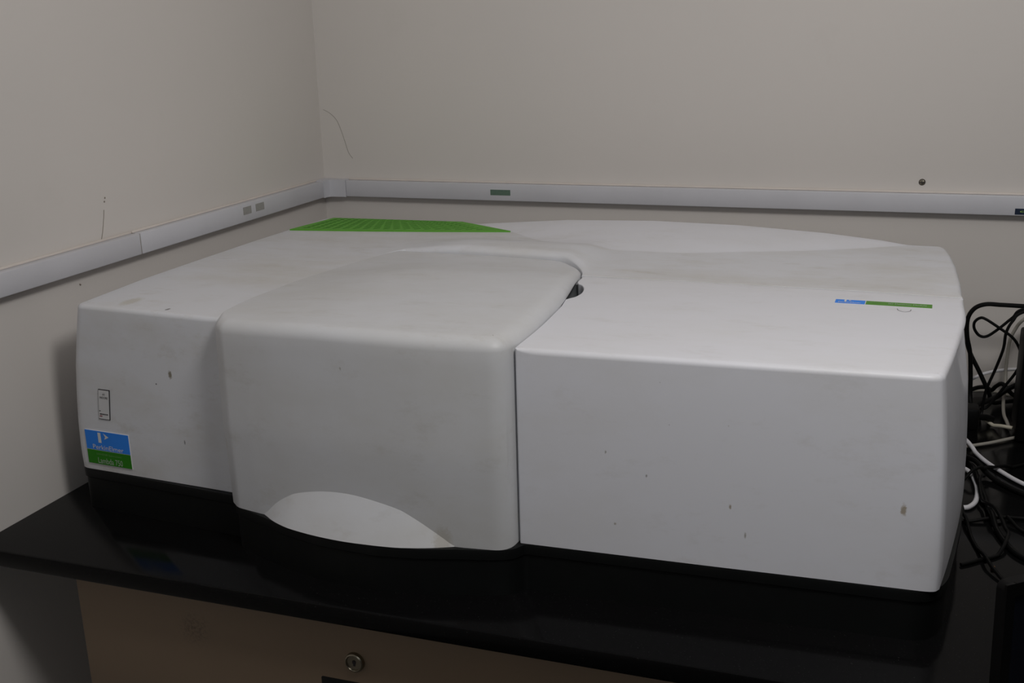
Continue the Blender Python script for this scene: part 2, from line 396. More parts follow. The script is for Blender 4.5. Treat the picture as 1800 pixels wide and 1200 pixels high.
def text_bm(s, p0, ex, ey, bm=None, font_h=None):
    """flat lettering fitted into the box p0 + [0,1]ex + [0,1]ey"""
    cu = bpy.data.curves.new('t', 'FONT'); cu.body = s; cu.resolution_u = 4
    o = bpy.data.objects.new('t', cu); COL.objects.link(o)
    dg = bpy.context.evaluated_depsgraph_get(); me = bpy.data.meshes.new_from_object(o.evaluated_get(dg))
    bpy.data.objects.remove(o); bpy.data.curves.remove(cu)
    xs = [v.co.x for v in me.vertices]; ys = [v.co.y for v in me.vertices]
    x0, x1, y0, y1 = min(xs), max(xs), min(ys), max(ys)
    p0, ex, ey = Vector(p0), Vector(ex), Vector(ey)
    for v in me.vertices: v.co = p0+ex*((v.co.x-x0)/(x1-x0))+ey*((v.co.y-y0)/(y1-y0))
    bm = bm or bmesh.new(); bm.from_mesh(me); bpy.data.meshes.remove(me); return bm
o = link('sticker_print', mesh_of(text_bm('coco', Vector((1.2268, -TD-0.0006, 0.2993))-Vector(tbo), (0.031, 0, 0), (0, 0, 0.0026))), M_lime, ns, smooth=False)

# screw left in the back wall
ws = empty('wall_screw', (1.0812, 0, Z0+0.3407), 'small silver cross-head screw in the back wall above the trunking', 'screw')
link('head', mesh_of(lathe_bm([(0.0044, 0.003), (0.0044, -0.0008), (0.0036, -0.0018), (0.0005, -0.0024)], 20)), M_steel, ws)
sb = box_bm(-0.0042, 0.0042, -0.0029, -0.0012, -0.0011, 0.0001); box_bm(-0.0005, 0.0005, -0.0027, -0.0012, -0.0038, 0.0038, bm=sb)
link('slot', mesh_of(sb), M_ink, ws, smooth=False)
link('plug_rim', mesh_of(lathe_bm([(0.0052, 0.002), (0.0052, -0.0006), (0.0043, -0.0008)], 20)), M_ink, ws)

# ------------------------------------------------------------------ the spectrometer
spec = empty('spectrophotometer', (ROOT.x, ROOT.y, Z0), 'large white benchtop laboratory instrument with green vent on the black worktop', 'instrument')
FL_Z = [0.056, 0.079, 0.119, 0.159, 0.1975, 0.243, 0.272, 0.30]
FL_O = [0.0268, 0.0282, 0.0262, 0.0222, 0.0170, 0.0078, 0.0012, 0.0]
def flare(x, z):
    o = np.interp(z, FL_Z, FL_O)
    return x-o*np.clip((0.26-x)/0.176, 0, 1.1)+0.48*o*np.clip((x-1.0)/0.11, 0, 1.1)
SIDE_R = [(1.101, -0.824), (1.1095, -0.764), (1.1200, -0.677), (1.1275, -0.600), (1.1275, -0.5215)]
SIDE_R2 = [(1.1272, -0.5185), (1.1280, -0.433), (1.1257, -0.331), (1.1207, -0.256), (1.1144, -0.212)]
lens_x = np.array([0.30, 0.372, 0.40, 0.4623, 0.530, 0.583, 0.632, 0.676, 0.759, 0.837, 0.915, 0.991, 1.060, 1.12])
lens_y = np.array([-0.14, -0.156, -0.178, -0.226, -0.286, -0.318, -0.331, -0.332, -0.326, -0.305, -0.284, -0.251, -0.214, -0.19])
def back_y(x): return -0.157-0.047*(x-0.35)/0.74
_bz_x = np.array([0.372, 0.44, 0.541, 0.685, 0.82, 0.947, 1.028, 1.068]); _bz = np.array([0.0, 0.0055, 0.014, 0.0190, 0.0182, 0.0125, 0.0055, 0.0])
def hump(x, y):
    return 0.0135*sst(0.318, 0.46, x)*(1-sst(0.612, 0.668, x))*sst(-0.275, -0.375, y)
def z_body(x, y):
    x = np.asarray(x, float); y = np.asarray(y, float)
    yl = np.interp(x, lens_x, lens_y); yb = back_y(x)
    f = np.clip((y-yl)/np.maximum(yb-yl, 0.004), 0, 1.05)
    dome = np.interp(x, _bz_x, _bz, 0, 0)*np.sin(np.clip(f, 0, 1)*math.pi/2*0.9)/math.sin(math.pi/2*0.9)
    dip = -0.0022*sst(0.68, 0.76, x)*(1-sst(1.0, 1.1, x))*np.clip(1-((y+0.40)/0.11)**2, 0, 1)
    return 0.278+hump(x, y)+dome*(y > yl)+dip
def z_cover(x, y):
    lx = np.interp(y, [-0.85, -0.80, -0.70, -0.62, -0.53, -0.42], [0.312, 0.302, 0.288, 0.287, 0.3135, 0.338])
    s = sst(-0.02, 0.17, x-lx)
    back = sst(-0.60, -0.43, y)
    front = sst(-0.66, -0.83, y)
    return 0.2785+0.0135*s*(1-0.88*back)+0.006*front*(1-s)+0.0004
def z_module(x, y): return 0.2778+0*np.asarray(x, float)

# --- black base
rim = [(0.0575, -0.8015, 0.012), (0.309, -0.8245, 0.003), (0.325, -0.848, 0.006), (0.37, -0.866, 0), (0.41, -0.881, 0), (0.46, -0.8935, 0), (0.533, -0.8975, 0), (0.584, -0.890, 0), (0.62, -0.880, 0), (0.657, -0.8715, 0.01), (0.682, -0.8625, 0.012), (0.690, -0.8465, 0.004),
       (1.104, -0.8335, 0.02), (1.1205, -0.806, 0.015), (1.129, -0.745, 0), (1.1375, -0.675, 0), (1.1435, -0.59, 0), (1.1455, -0.5, 0), (1.143, -0.36, 0), (1.133, -0.225, 0), (1.122, -0.198, 0.02), (0.36, -0.152, 0), (0.080, -0.160, 0.03), (0.054, -0.4, 0), (0.0535, -0.6, 0)]
RP = rounded(rim, 0.006)
bm = bmesh.new(); nn = normals(RP); ringz = [(0.0, -0.0015), (0.042, -0.0015), (0.0435, 0.0002), (0.053, 0.0008), (0.0555, 0.0004), (0.0555, -0.012)]
rr = [[bm.verts.new((*(p+q*o), z)) for p, q in zip(RP, nn)] for z, o in ringz]
for A, B in zip(rr, rr[1:]):
    for k in range(len(RP)): bm.faces.new((A[k], A[(k+1) % len(RP)], B[(k+1) % len(RP)], B[k]))
bm.faces.new(rr[-1]); bm.faces.new(rr[0][::-1])
link('base', mesh_of(to_root(bm)), M_black, spec)

# --- main housing: left body, hump behind the cover, right rear deck
seam = [(0.6595, -0.5065), (0.80, -0.5035), (0.94, -0.507), (1.04, -0.5115)]
poly = [(0.0842, -0.8020, 0.012), (0.3105, -0.8185, 0.001)]
poly += [(x, y, 0) for x, y in catmull([(0.306, -0.80), (0.297, -0.745), (0.294, -0.69), (0.297, -0.635), (0.313, -0.53), (0.335, -0.43), (0.344, -0.408)], 5)]
poly += [(0.352, -0.4035, 0.004), (0.483, -0.4145, 0)]
poly += [(x, y, 0) for x, y in catmull([(0.575, -0.423), (0.612, -0.432), (0.636, -0.452), (0.652, -0.480), (0.6590, -0.5055)], 8)]
poly += [(x, y, 0) for x, y in seam[1:]]+[(x, y, 0.002 if i == 0 else 0) for i, (x, y) in enumerate(SIDE_R2[:-1])]
poly += [(1.1144, -0.2045, 0.022), (1.09, back_y(1.09), 0), (0.80, back_y(0.8), 0), (0.35, -0.157, 0), (0.0885, -0.1625, 0.012), (0.0790, -0.286, 0), (0.0755, -0.374, 0), (0.0740, -0.524, 0), (0.0738, -0.655, 0)]
HP = rounded(poly, 0.005); 
def fil_house(P):
    F = []
    for x, y in P:
        if y < back_y(x)+0.001 and x < 0.1 or y > back_y(x)-0.012 or (x > 1.09 and y > -0.51) or (y < -0.79 and x < 0.309): F.append((0.006, 0.006))
        elif x > 0.352 and x < 0.60 and y < -0.38: F.append((0.012, 0.009))
        elif 0.60 <= x < 0.66 and y > -0.500 and y < -0.38: F.append((0.010, 0.008*(1-float(sst(0.60, 0.66, x)))+0.001))
        elif x < 0.12: F.append((0.006, 0.006))
        else: F.append((0.0007, 0.0007))
    F = np.array(F)
    for _ in range(6): F = (np.roll(F, 1, 0)+F*2+np.roll(F, -1, 0))/4
    return F
lens_line = [(x, y+0.0006) for x, y in catmull([(a, b) for a, b in zip(lens_x[2:13], lens_y[2:13])], 6)]
house = shell(HP, fil_house(HP), z_body, 0.056, None, flare, grid=0.009, loops=[lens_line])
for f in house.faces:
    c = f.calc_center_median()
    if c.z > 0.2765 and 0.37 < c.x < 1.07 and c.y > np.interp(c.x, lens_x, lens_y): f.material_index = 1
hme = mesh_of(to_root(house)); hme.materials.append(M_white); hme.materials.append(M_module)
link('main_housing', hme, None, spec, angle=38)

# --- sample compartment cover
cpoly = [(0.3125, -0.838, 0.008), (0.3305, -0.8530, 0.006)]
cpoly += [(x, y, 0) for x, y in catmull([(0.365, -0.8600), (0.42, -0.8680), (0.50, -0.8745), (0.58, -0.8765), (0.630, -0.8735)], 8)]
cpoly += [(0.6785, -0.868, 0.018)]
cpoly += [(x, y, 0) for x, y in catmull([(0.6829, -0.828), (0.6835, -0.777), (0.6822, -0.7334), (0.679, -0.668), (0.671, -0.6027), (0.6645, -0.5567), (0.6572, -0.507), (0.6505, -0.482), (0.6345, -0.4545), (0.611, -0.4345), (0.575, -0.4255)], 6)]
cpoly += [(0.483, -0.4165, 0), (0.352, -0.4055, 0.004), (0.3455, -0.410, 0)]
cpoly += [(x, y, 0) for x, y in catmull([(0.3360, -0.43), (0.3138, -0.53), (0.2978, -0.635), (0.2949, -0.69), (0.2980, -0.745), (0.3070, -0.80)], 5)]
CP = rounded(cpoly, 0.0035)
def fil_cover(P):
    F = []
    for x, y in P:
        if y < -0.825 and x < 0.66: F.append((0.016, 0.015))
        elif x > 0.62 and y < -0.43: F.append((0.021-0.006*float(sst(-0.6, -0.5, y)), 0.0145-0.0045*float(sst(-0.62, -0.5, y))))
        elif y > -0.43 and x > 0.345: F.append((0.004, 0.0015))
        else: F.append((0.0009, 0.0007))
    F = np.array(F)
    for _ in range(14): F = (np.roll(F, 1, 0)+F*2+np.roll(F, -1, 0))/4
    return F
SCX = np.array([0.372, 0.3768, 0.3919, 0.4079, 0.4235, 0.4534, 0.4824, 0.5107, 0.552, 0.5721, 0.5918, 0.6082, 0.6165])
SCZ = np.array([0.0565, 0.0602, 0.0744, 0.0850, 0.0926, 0.0998, 0.1027, 0.1014, 0.0938, 0.0852, 0.0738, 0.0628, 0.0565])
_sc = np.array(catmull([(a, b) for a, b in zip(SCX, SCZ)], 8)); SCX, SCZ = _sc[:, 0], _sc[:, 1]
CN = normals(CP)
zsp = np.where(CN[:, 1] < -0.5, np.interp(CP[:, 0], SCX, SCZ, 0.0565, 0.0565), 0.0565)
def cover_off(P, n, z, zt):
    d = np.clip(zsp-z, 0, None)
    notch = np.clip((0.2675-z)/0.001, 0, 1)*(n[:, 0] > 0.6)*sst(-0.665, -0.640, P[:, 1])*(1-sst(-0.54, -0.52, P[:, 1]))
    return -0.036*notch+0.50*d*(zsp > 0.057)+0.0035*np.interp(z, [0.056, 0.16, 0.28], [0.0, 1.0, 0.0])*(n[:, 1] < -0.5)*-n[:, 1]
cover = shell(CP, fil_cover(CP), z_cover, 0.0555, cover_off, None, zsplit=zsp, grid=0.009)
link('sample_compartment_cover', mesh_of(to_root(cover)), M_cover, spec, angle=24)

# --- detector module (right front)
mpoly = [(0.6838, -0.8465, 0.003), (0.90, -0.8400, 0), (1.0965, -0.8325, 0.012)]
mpoly += [(x, y, 0) for x, y in catmull(SIDE_R, 6)[:-1]]
mpoly += [(1.1274, -0.5213, 0.001), (1.04, -0.5150, 0), (0.94, -0.5105, 0), (0.80, -0.5070, 0), (0.662, -0.5095, 0.001)]
mpoly += [(x, y, 0) for x, y in catmull([(0.6632, -0.540), (0.6660, -0.5475), (0.6735, -0.5560), (0.6808, -0.5735), (0.6845, -0.5960), (0.6825, -0.6165), (0.6770, -0.6275), (0.6752, -0.6335)], 8)]
mpoly += [(x, y, 0) for x, y in catmull([(0.6800, -0.668), (0.6831, -0.7334), (0.6841, -0.777), (0.6835, -0.828)], 4)]
MP = rounded(mpoly, 0.005)
def fil_mod(P):
    F = []
    for x, y in P:
        if y < -0.825 and x > 0.688 or (x > 1.085 and y < -0.524): F.append((0.006, 0.006))
        elif 0.66 < x < 0.69 and -0.632 < y < -0.54: F.append((0.0015, 0.0015))
        else: F.append((0.0006, 0.0006))
    F = np.array(F)
    for _ in range(5): F = (np.roll(F, 1, 0)+F*2+np.roll(F, -1, 0))/4
    return F
MN = normals(MP)
def lens_grip(y): return np.clip(1-((y+0.61)/0.115)**2, 0, 1)
gz = np.where(MN[:, 0] > 0.6, 0.268-0.068*lens_grip(MP[:, 1]), 0.266)
def mod_off(P, n, z, zt):
    g = np.where(n[:, 0] > 0.6, lens_grip(P[:, 1]), 0)
    return np.where(g > 0, -0.26*np.clip(z-gz, 0, 1), 0)
mod = shell(MP, fil_mod(MP), z_module, 0.056, mod_off, flare, zsplit=gz, grid=0.012)
link('detector_module_cover', mesh_of(to_root(mod)), M_module, spec, angle=26)

# --- finger recess beside the cover
rp = catmull([(0.640, -0.560), (0.6600, -0.5415), (0.6745, -0.5550), (0.6818, -0.5735), (0.6856, -0.5960), (0.6832, -0.6175), (0.6730, -0.632), (0.650, -0.626)], 6, True)
bm = bmesh.new(); cx, cy = 0.664, -0.589
rings = []
for s, z in ((1.0, 0.2745), (0.99, 0.268), (0.95, 0.2535), (0.85, 0.2480), (0.4, 0.2470)):
    rings.append([bm.verts.new((cx+(p[0]-cx)*s, cy+(p[1]-cy)*s, z)) for p in rp])
for A, B in zip(rings, rings[1:]):
    for k in range(len(rp)): bm.faces.new((A[k], A[(k+1) % len(rp)], B[(k+1) % len(rp)], B[k]))
bm.faces.new(rings[-1])
link('finger_recess', mesh_of(to_root(bm)), M_recess, spec)

# --- green vent grille with sunken slots
VQ = [np.array(p) for p in ((0.0872, -0.2850), (0.4600, -0.2262), (0.3500, -0.1605), (0.1070, -0.1670))]     # FL FR BR BL
def vq(u, v): return (1-v)*((1-u)*VQ[0]+u*VQ[1])+v*((1-u)*VQ[3]+u*VQ[2])
V, E, kind = [], [], []
quad = [vq(0, 0), vq(0.33, 0)+np.array((0, -0.004)), vq(0.66, 0)+np.array((0, -0.004)), vq(1, 0), vq(0.5, 1)*0+VQ[2], VQ[3]]
for p in quad: V.append(Vector(p)); kind.append(0)
E += [(i, (i+1) % 6) for i in range(6)]
slots = []
for i in range(18):
    u = 0.055+0.830*i/17
    for j in range(8):
        v = 0.13+0.79*j/7.0
        c = vq(u, v)
        colh = abs(vq(u, 1)[1]-vq(u, 0)[1])
        sx, sh, th = 0.0044, 0.0052*colh/0.11, 0.0027*colh/0.11
        if u > 0.86 and v > 0.85: continue
        for sc, kd in ((1.0, 1), (0.86, 2)):
            b = len(V)
            for px, py in ((-sx*sc, -sh*sc-th*sc), (sx*sc, sh*sc-th*sc), (sx*sc, sh*sc+th*sc), (-sx*sc, -sh*sc+th*sc)):
                V.append(Vector((c[0]+px, c[1]+py))); kind.append(kd)
            E += [(b+k, b+(k+1) % 4) for k in range(4)]
for p in [vq(u, v) for u in np.linspace(0.03, 0.9, 24) for v in (0.05, 0.96)]: V.append(Vector(p)); kind.append(0)
co, _, fa, ov, _, _ = delaunay_2d_cdt(V, E, [], 1, 1e-8)
bm = bmesh.new(); kk = []; vv = []
for c, o in zip(co, ov):
    k = max([kind[q] for q in o if q < len(kind)] or [0]); kk.append(k)
    z = float(z_body(c.x, c.y))*1.0
    vv.append(bm.verts.new((c.x, c.y, z+(0.0003 if k == 2 else 0.0021))))
for f in fa:
    try: F = bm.faces.new([vv[i] for i in f])
    except ValueError: continue
    F.material_index = 1 if sum(kk[i] == 2 for i in f) >= 1 else 0
# rim of the plate
edge = [e for e in bm.edges if len(e.link_faces) == 1]
r = bmesh.ops.extrude_edge_only(bm, edges=edge)
for v in [g for g in r['geom'] if isinstance(g, bmesh.types.BMVert)]: v.co.z -= 0.0035
bmesh.ops.recalc_face_normals(bm, faces=bm.faces[:])
me = bpy.data.meshes.new('vent'); to_root(bm).to_mesh(me); bm.free(); me.materials.append(M_green); me.materials.append(M_slot)
link('vent_grille', me, None, spec, smooth=False)['label'] = 'bright green slotted vent grille on the rear left corner'

# --- front badge on the left face
A, B = Vector((0.0738, -0.8032, 0)), Vector((0.1452, -0.8078, 0)); BX = B-A; BZ = Vector((0, 0, 1)); BN = Vector((BX.y, -BX.x, 0)).normalized()
def face_quad(u0, u1, z0, z1, lift, bm=None, th=0.0006):
    bm = bm or bmesh.new()
    q = [A+BX*u+BZ*z+BN*lift for u, z in ((u0, z0), (u1, z0), (u1, z1), (u0, z1))]
    b = [p-BN*th for p in q]
    f = [bm.verts.new(p-ROOT) for p in q]; g = [bm.verts.new(p-ROOT) for p in b]
    bm.faces.new(f); bm.faces.new(g[::-1])
    for k in range(4): bm.faces.new((f[k], g[k], g[(k+1) % 4], f[(k+1) % 4]))
    return bm
L0 = 0.0008
badge = link('badge', mesh_of(face_quad(-0.004, 1.004, 0.0648, 0.1113, L0, None, 0.003)), M_paper, spec, smooth=False); badge['label'] = 'blue and green maker badge low on the left face'
link('blue_panel', mesh_of(face_quad(0, 1, 0.0850, 0.1112, L0+0.0003)), M_blue, badge, smooth=False)
link('green_panel', mesh_of(face_quad(0, 1, 0.0652, 0.0842, L0+0.0003)), M_lgreen, badge, smooth=False)
def face_text(s, u0, u1, z0, z1, lift, bm=None):
    return text_bm(s, A+BX*u0+BZ*z0+BN*lift-ROOT, BX*(u1-u0), BZ*(z1-z0), bm)
bm = face_text('PerkinElmer', 0.155, 0.86, 0.0862, 0.0924, L0+0.0006)
link('maker_name', mesh_of(bm), M_print, badge, smooth=False)
def logo(bm, at):
    for poly_ in ([(0.300, 0.40), (0.370, 0.40), (0.370, 0.93), (0.300, 0.93)], [(0.430, 0.93), (0.550, 0.74), (0.445, 0.60), (0.470, 0.74)]):
        bm.faces.new([bm.verts.new(at(u, v)) for u, v in poly_])
    return bm
link('logo', mesh_of(logo(bmesh.new(), lambda u, v: A+BX*u+BZ*(0.0850+0.0262*v)+BN*(L0+0.0006)-ROOT)), M_print, badge, smooth=False)
link('model_name', mesh_of(face_text('Lambda 750', 0.235, 0.80, 0.0668, 0.0746, L0+0.0006)), M_dim, badge, smooth=False)
link('small_print', mesh_of(face_text('UV/VIS/NIR Spectrometer', 0.215, 0.80, 0.0775, 0.0805, L0+0.0006)), M_pale, badge, smooth=False)

# --- inventory sticker above the badge
DX = BX.normalized()
A, BX, BZ = Vector((0.1006, -0.8049, 0)), DX*0.0182, Vector((0, 0, 1))+DX*(0.0052/0.041)
A = A-BZ*0.1284; A.z = 0
A = A+Vector((0, 0, 0))
st = link('inventory_sticker', mesh_of(face_quad(0, 1, 0.1284, 0.1693, L0-0.0002, None, 0.003)), M_ink, spec, smooth=False); st['label'] = 'white inventory sticker with a black border'
link('paper', mesh_of(face_quad(0.035, 0.955, 0.1294, 0.1683, L0+0.0002)), M_paper, st, smooth=False)
bm = face_text('IIT', 0.42, 0.64, 0.1616, 0.1642, L0+0.0005); face_text('INDORE', 0.16, 0.87, 0.1570, 0.1600, L0+0.0005, bm)
link('institute_name', mesh_of(bm), M_ink, st, smooth=False)
bm = face_quad(0.08, 0.20, 0.1397, 0.1405, L0+0.0005)
for u in (0.14, 0.22, 0.31, 0.41, 0.50, 0.60, 0.70, 0.79): face_quad(u, u+0.06, 0.1352, 0.1366, L0+0.0005, bm)
link('number_line', mesh_of(bm), M_ink, st, smooth=False)
bm = bmesh.new()
for u in (0.12, 0.20, 0.28): face_quad(u, u+0.055, 0.1324, 0.1340, L0+0.0005, bm)
link('red_line', mesh_of(bm), M_redink, st, smooth=False)

# --- strip label on the detector module
TA = Vector((0.9862, -0.5765, 0.2780)); TX = Vector((0.1066, -0.0022, 0)); TY = Vector((0.0005, 0.0165, 0))
def top_quad(u0, u1, v0, v1, lift, bm=None):
    bm = bm or bmesh.new()
    q = [TA+TX*u+TY*v+Vector((0, 0, lift))-ROOT for u, v in ((u0, v0), (u1, v0), (u1, v1), (u0, v1))]
    f = [bm.verts.new(p) for p in q]; g = [bm.verts.new(p-Vector((0, 0, 0.0005))) for p in q]
    bm.faces.new(f); bm.faces.new(g[::-1])
    for k in range(4): bm.faces.new((f[k], g[k], g[(k+1) % 4], f[(k+1) % 4]))
    return bm
strip = link('strip_label', mesh_of(top_quad(-0.003, 1.003, -0.02, 1.02, 0.0002)), M_paper, spec, smooth=False); strip['label'] = 'thin blue and green strip label on top at the right'
link('blue_panel', mesh_of(top_quad(0, 0.312, 0, 1, 0.0005)), M_blue, strip, smooth=False)
link('green_panel', mesh_of(top_quad(0.322, 1, 0, 1, 0.0005)), M_lgreen2, strip, smooth=False)
def top_text(s, u0, u1, v0, v1, lift=0.0008): return mesh_of(text_bm(s, TA+TX*u0+TY*v0+Vector((0, 0, lift))-ROOT, TX*(u1-u0), TY*(v1-v0)))
link('maker_name', top_text('PerkinElmer', 0.035, 0.275, 0.08, 0.36), M_print, strip, smooth=False)
link('module_name', top_text('2D Detector Module', 0.55, 0.945, 0.32, 0.68), M_dim, strip, smooth=False)
link('small_print', top_text('LAMBDA', 0.36, 0.46, 0.42, 0.62), M_pale, strip, smooth=False)
link('logo', mesh_of(logo(bmesh.new(), lambda u, v: TA+TX*(u*0.312)+TY*v+Vector((0, 0, 0.0008))-ROOT)), M_print, strip, smooth=False)
# small crescent notch in front of the strip
link('release_notch', tube_mesh([Vector(p)-ROOT for p in ((1.0555, -0.5880, 0.2776), (1.0570, -0.5950, 0.2776), (1.0630, -0.6005, 0.2776), (1.0690, -0.5965, 0.2776), (1.0703, -0.5885, 0.2776))], 0.0005, 6, 6), M_recess, spec)

# ------------------------------------------------------------------ cables at the right
LAID = []                                    # centre lines already laid: (points, radius)
def settle(pts, r):
    C = np.array(catmull(pts, 10)); C[:, 2] = np.maximum(C[:, 2], r+0.0002)
    for _ in range(3):
        lift = np.zeros(len(C))
        for Q, q in LAID:
            d = np.hypot(C[:, None, 0]-Q[None, :, 0], C[:, None, 1]-Q[None, :, 1]); R = r+q+0.0012
            need = np.where(d < R, Q[None, :, 2]+np.sqrt(np.maximum(R*R-d*d, 0))-C[:, None, 2], 0)
            over = (need > 0) & (C[:, None, 2] > Q[None, :, 2]-R)
            near = np.abs(C[:, None, 2]-Q[None, :, 2]) < R*1.0
            lift = np.maximum(lift, np.where(over & near, need, 0).max(1))
        if lift.max() <= 0: break
        L = np.concatenate([[0], np.cumsum(np.linalg.norm(np.diff(C[:, :2], axis=0), axis=1))])
        W = np.clip(1-(np.abs(L[:, None]-L[None, :])/0.022)**2, 0, 1)
        C[:, 2] += (W*lift[None, :]).max(1)
    LAID.append((C, r)); return [tuple(c) for c in C]
def cable(pts, r, mat, label, name='cable', plug=None):
    pts = settle(pts, r); c = Vector(pts[-1]); c.z = 0
    o = link(name, tube_mesh([Vector(p)-c for p in pts], r, 10, 2), mat)
    o.location = c+Vector((0, 0, Z0)); return tag(o, label, 'cable')
R1, R2 = 0.0034, 0.0022
cable([(1.40, -0.10, 0.168), (1.32, -0.10, 0.1695), (1.2381, -0.10, 0.1701), (1.2064, -0.10, 0.1703), (1.1850, -0.10, 0.1700), (1.1695, -0.10, 0.1625), (1.1612, -0.10, 0.1454), (1.1625, -0.10, 0.1182), (1.1690, -0.10, 0.091), (1.1728, -0.10, 0.0541), (1.1751, -0.103, 0.0200), (1.178, -0.125, 0.0042), (1.172, -0.165, 0.0036), (1.150, -0.215, 0.0036)], R1, M_cblack, 'thick black cable arching high against the wall and down beside the instrument')
cable([(1.153, -0.05, 0.126), (1.1607, -0.085, 0.1153), (1.1695, -0.085, 0.0881), (1.1862, -0.085, 0.0567), (1.2021, -0.085, 0.0252), (1.212, -0.075, 0.0046), (1.245, -0.055, 0.0036), (1.30, -0.04, 0.0036)], R1, M_cblack, 'thick black cable slanting down to the right behind the arched one')
cable([(1.40, -0.11, 0.20), (1.30, -0.12, 0.186), (1.2364, -0.12, 0.1706), (1.2221, -0.12, 0.1564), (1.2041, -0.12, 0.1374), (1.1893, -0.119, 0.1247), (1.1788, -0.119, 0.1249), (1.1707, -0.12, 0.1351), (1.1698, -0.121, 0.1459), (1.1764, -0.123, 0.1535), (1.1844, -0.125, 0.1531), (1.2054, -0.126, 0.1402), (1.2249, -0.126, 0.1263), (1.2359, -0.125, 0.1091), (1.2401, -0.123, 0.0905), (1.2341, -0.12, 0.07), (1.2203, -0.12, 0.046), (1.2064, -0.12, 0.0216), (1.193, -0.122, 0.0040), (1.168, -0.135, 0.0026)], R2, M_cblack, 'thin black cable making a teardrop loop in the air')
cable([(1.40, -0.135, 0.21), (1.30, -0.133, 0.196), (1.2356, -0.133, 0.1696), (1.2214, -0.136, 0.1555), (1.2137, -0.138, 0.1372), (1.2121, -0.138, 0.112), (1.2046, -0.136, 0.0798), (1.1954, -0.136, 0.0489), (1.1923, -0.136, 0.0283), (1.1903, -0.140, 0.0050), (1.184, -0.165, 0.0026), (1.160, -0.20, 0.0026)], R2, M_cblack, 'thin black cable hanging straight down behind the teardrop loop')
cable([(1.33, -0.05, 0.19), (1.28, -0.05, 0.168), (1.2454, -0.05, 0.137), (1.2347, -0.05, 0.1205), (1.2285, -0.05, 0.0996), (1.227, -0.05, 0.0619), (1.2275, -0.060, 0.032), (1.2250, -0.085, 0.0100), (1.2235, -0.125, 0.0036), (1.2255, -0.160, 0.0034), (1.2270, -0.190, 0.0034)], 0.0026, M_cgrey, 'grey cable dropping down the wall near the black box')
cable([(1.150, -0.065, 0.030), (1.1743, -0.055, 0.0330), (1.1961, -0.045, 0.0420), (1.2244, -0.040, 0.0490), (1.2600, -0.038, 0.0520), (1.32, -0.038, 0.048)], 0.0026, M_cwhite, 'white cable arcing low in front of the wall')
cable([(1.150, -0.065, 0.0034), (1.166, -0.0357, 0.0034), (1.1933, -0.0140, 0.0034), (1.2149, -0.0130, 0.0034), (1.2268, -0.0243, 0.0044), (1.245, -0.06, 0.0034), (1.26, -0.10, 0.0034)], 0.0027, M_cgrey, 'dull grey cable lying along the foot of the wall')
cable([(1.1766, -0.1473, 0.0080), (1.188, -0.1620, 0.0040), (1.2008, -0.1742, 0.0030), (1.2193, -0.1915, 0.0030), (1.2300, -0.1960, 0.0030)], 0.0027, M_ccream, 'cream cable crossing the worktop to the foot of the black box')
cable([(1.1510, -0.284, 0.0030), (1.1586, -0.282, 0.0030), (1.1961, -0.2554, 0.0030), (1.2290, -0.2262, 0.0030), (1.2400, -0.2215, 0.0030)], 0.0024, M_cgrey, 'grey cable running from behind the instrument under the edge of the black box')
cable([(1.1465, -0.238, 0.0200), (1.1555, -0.258, 0.0110), (1.1683, -0.2838, 0.0048), (1.1847, -0.3276, 0.0034), (1.204, -0.3638, 0.0034), (1.229, -0.4001, 0.0034), (1.28, -0.45, 0.0034), (1.36, -0.49, 0.0034)], 0.0030, M_cwhite, 'long white cable lying diagonally across the worktop')
cable([(1.1490, -0.3625, 0.0040), (1.1545, -0.3650, 0.0040), (1.1623, -0.3736, 0.0036), (1.1683, -0.398, 0.0034), (1.1707, -0.4358, 0.0034), (1.1668, -0.4737, 0.0034), (1.1579, -0.4938, 0.0034), (1.1490, -0.4985, 0.0034)], 0.0031, M_cwhite, 'white cable curling out in a half loop beside the instrument')
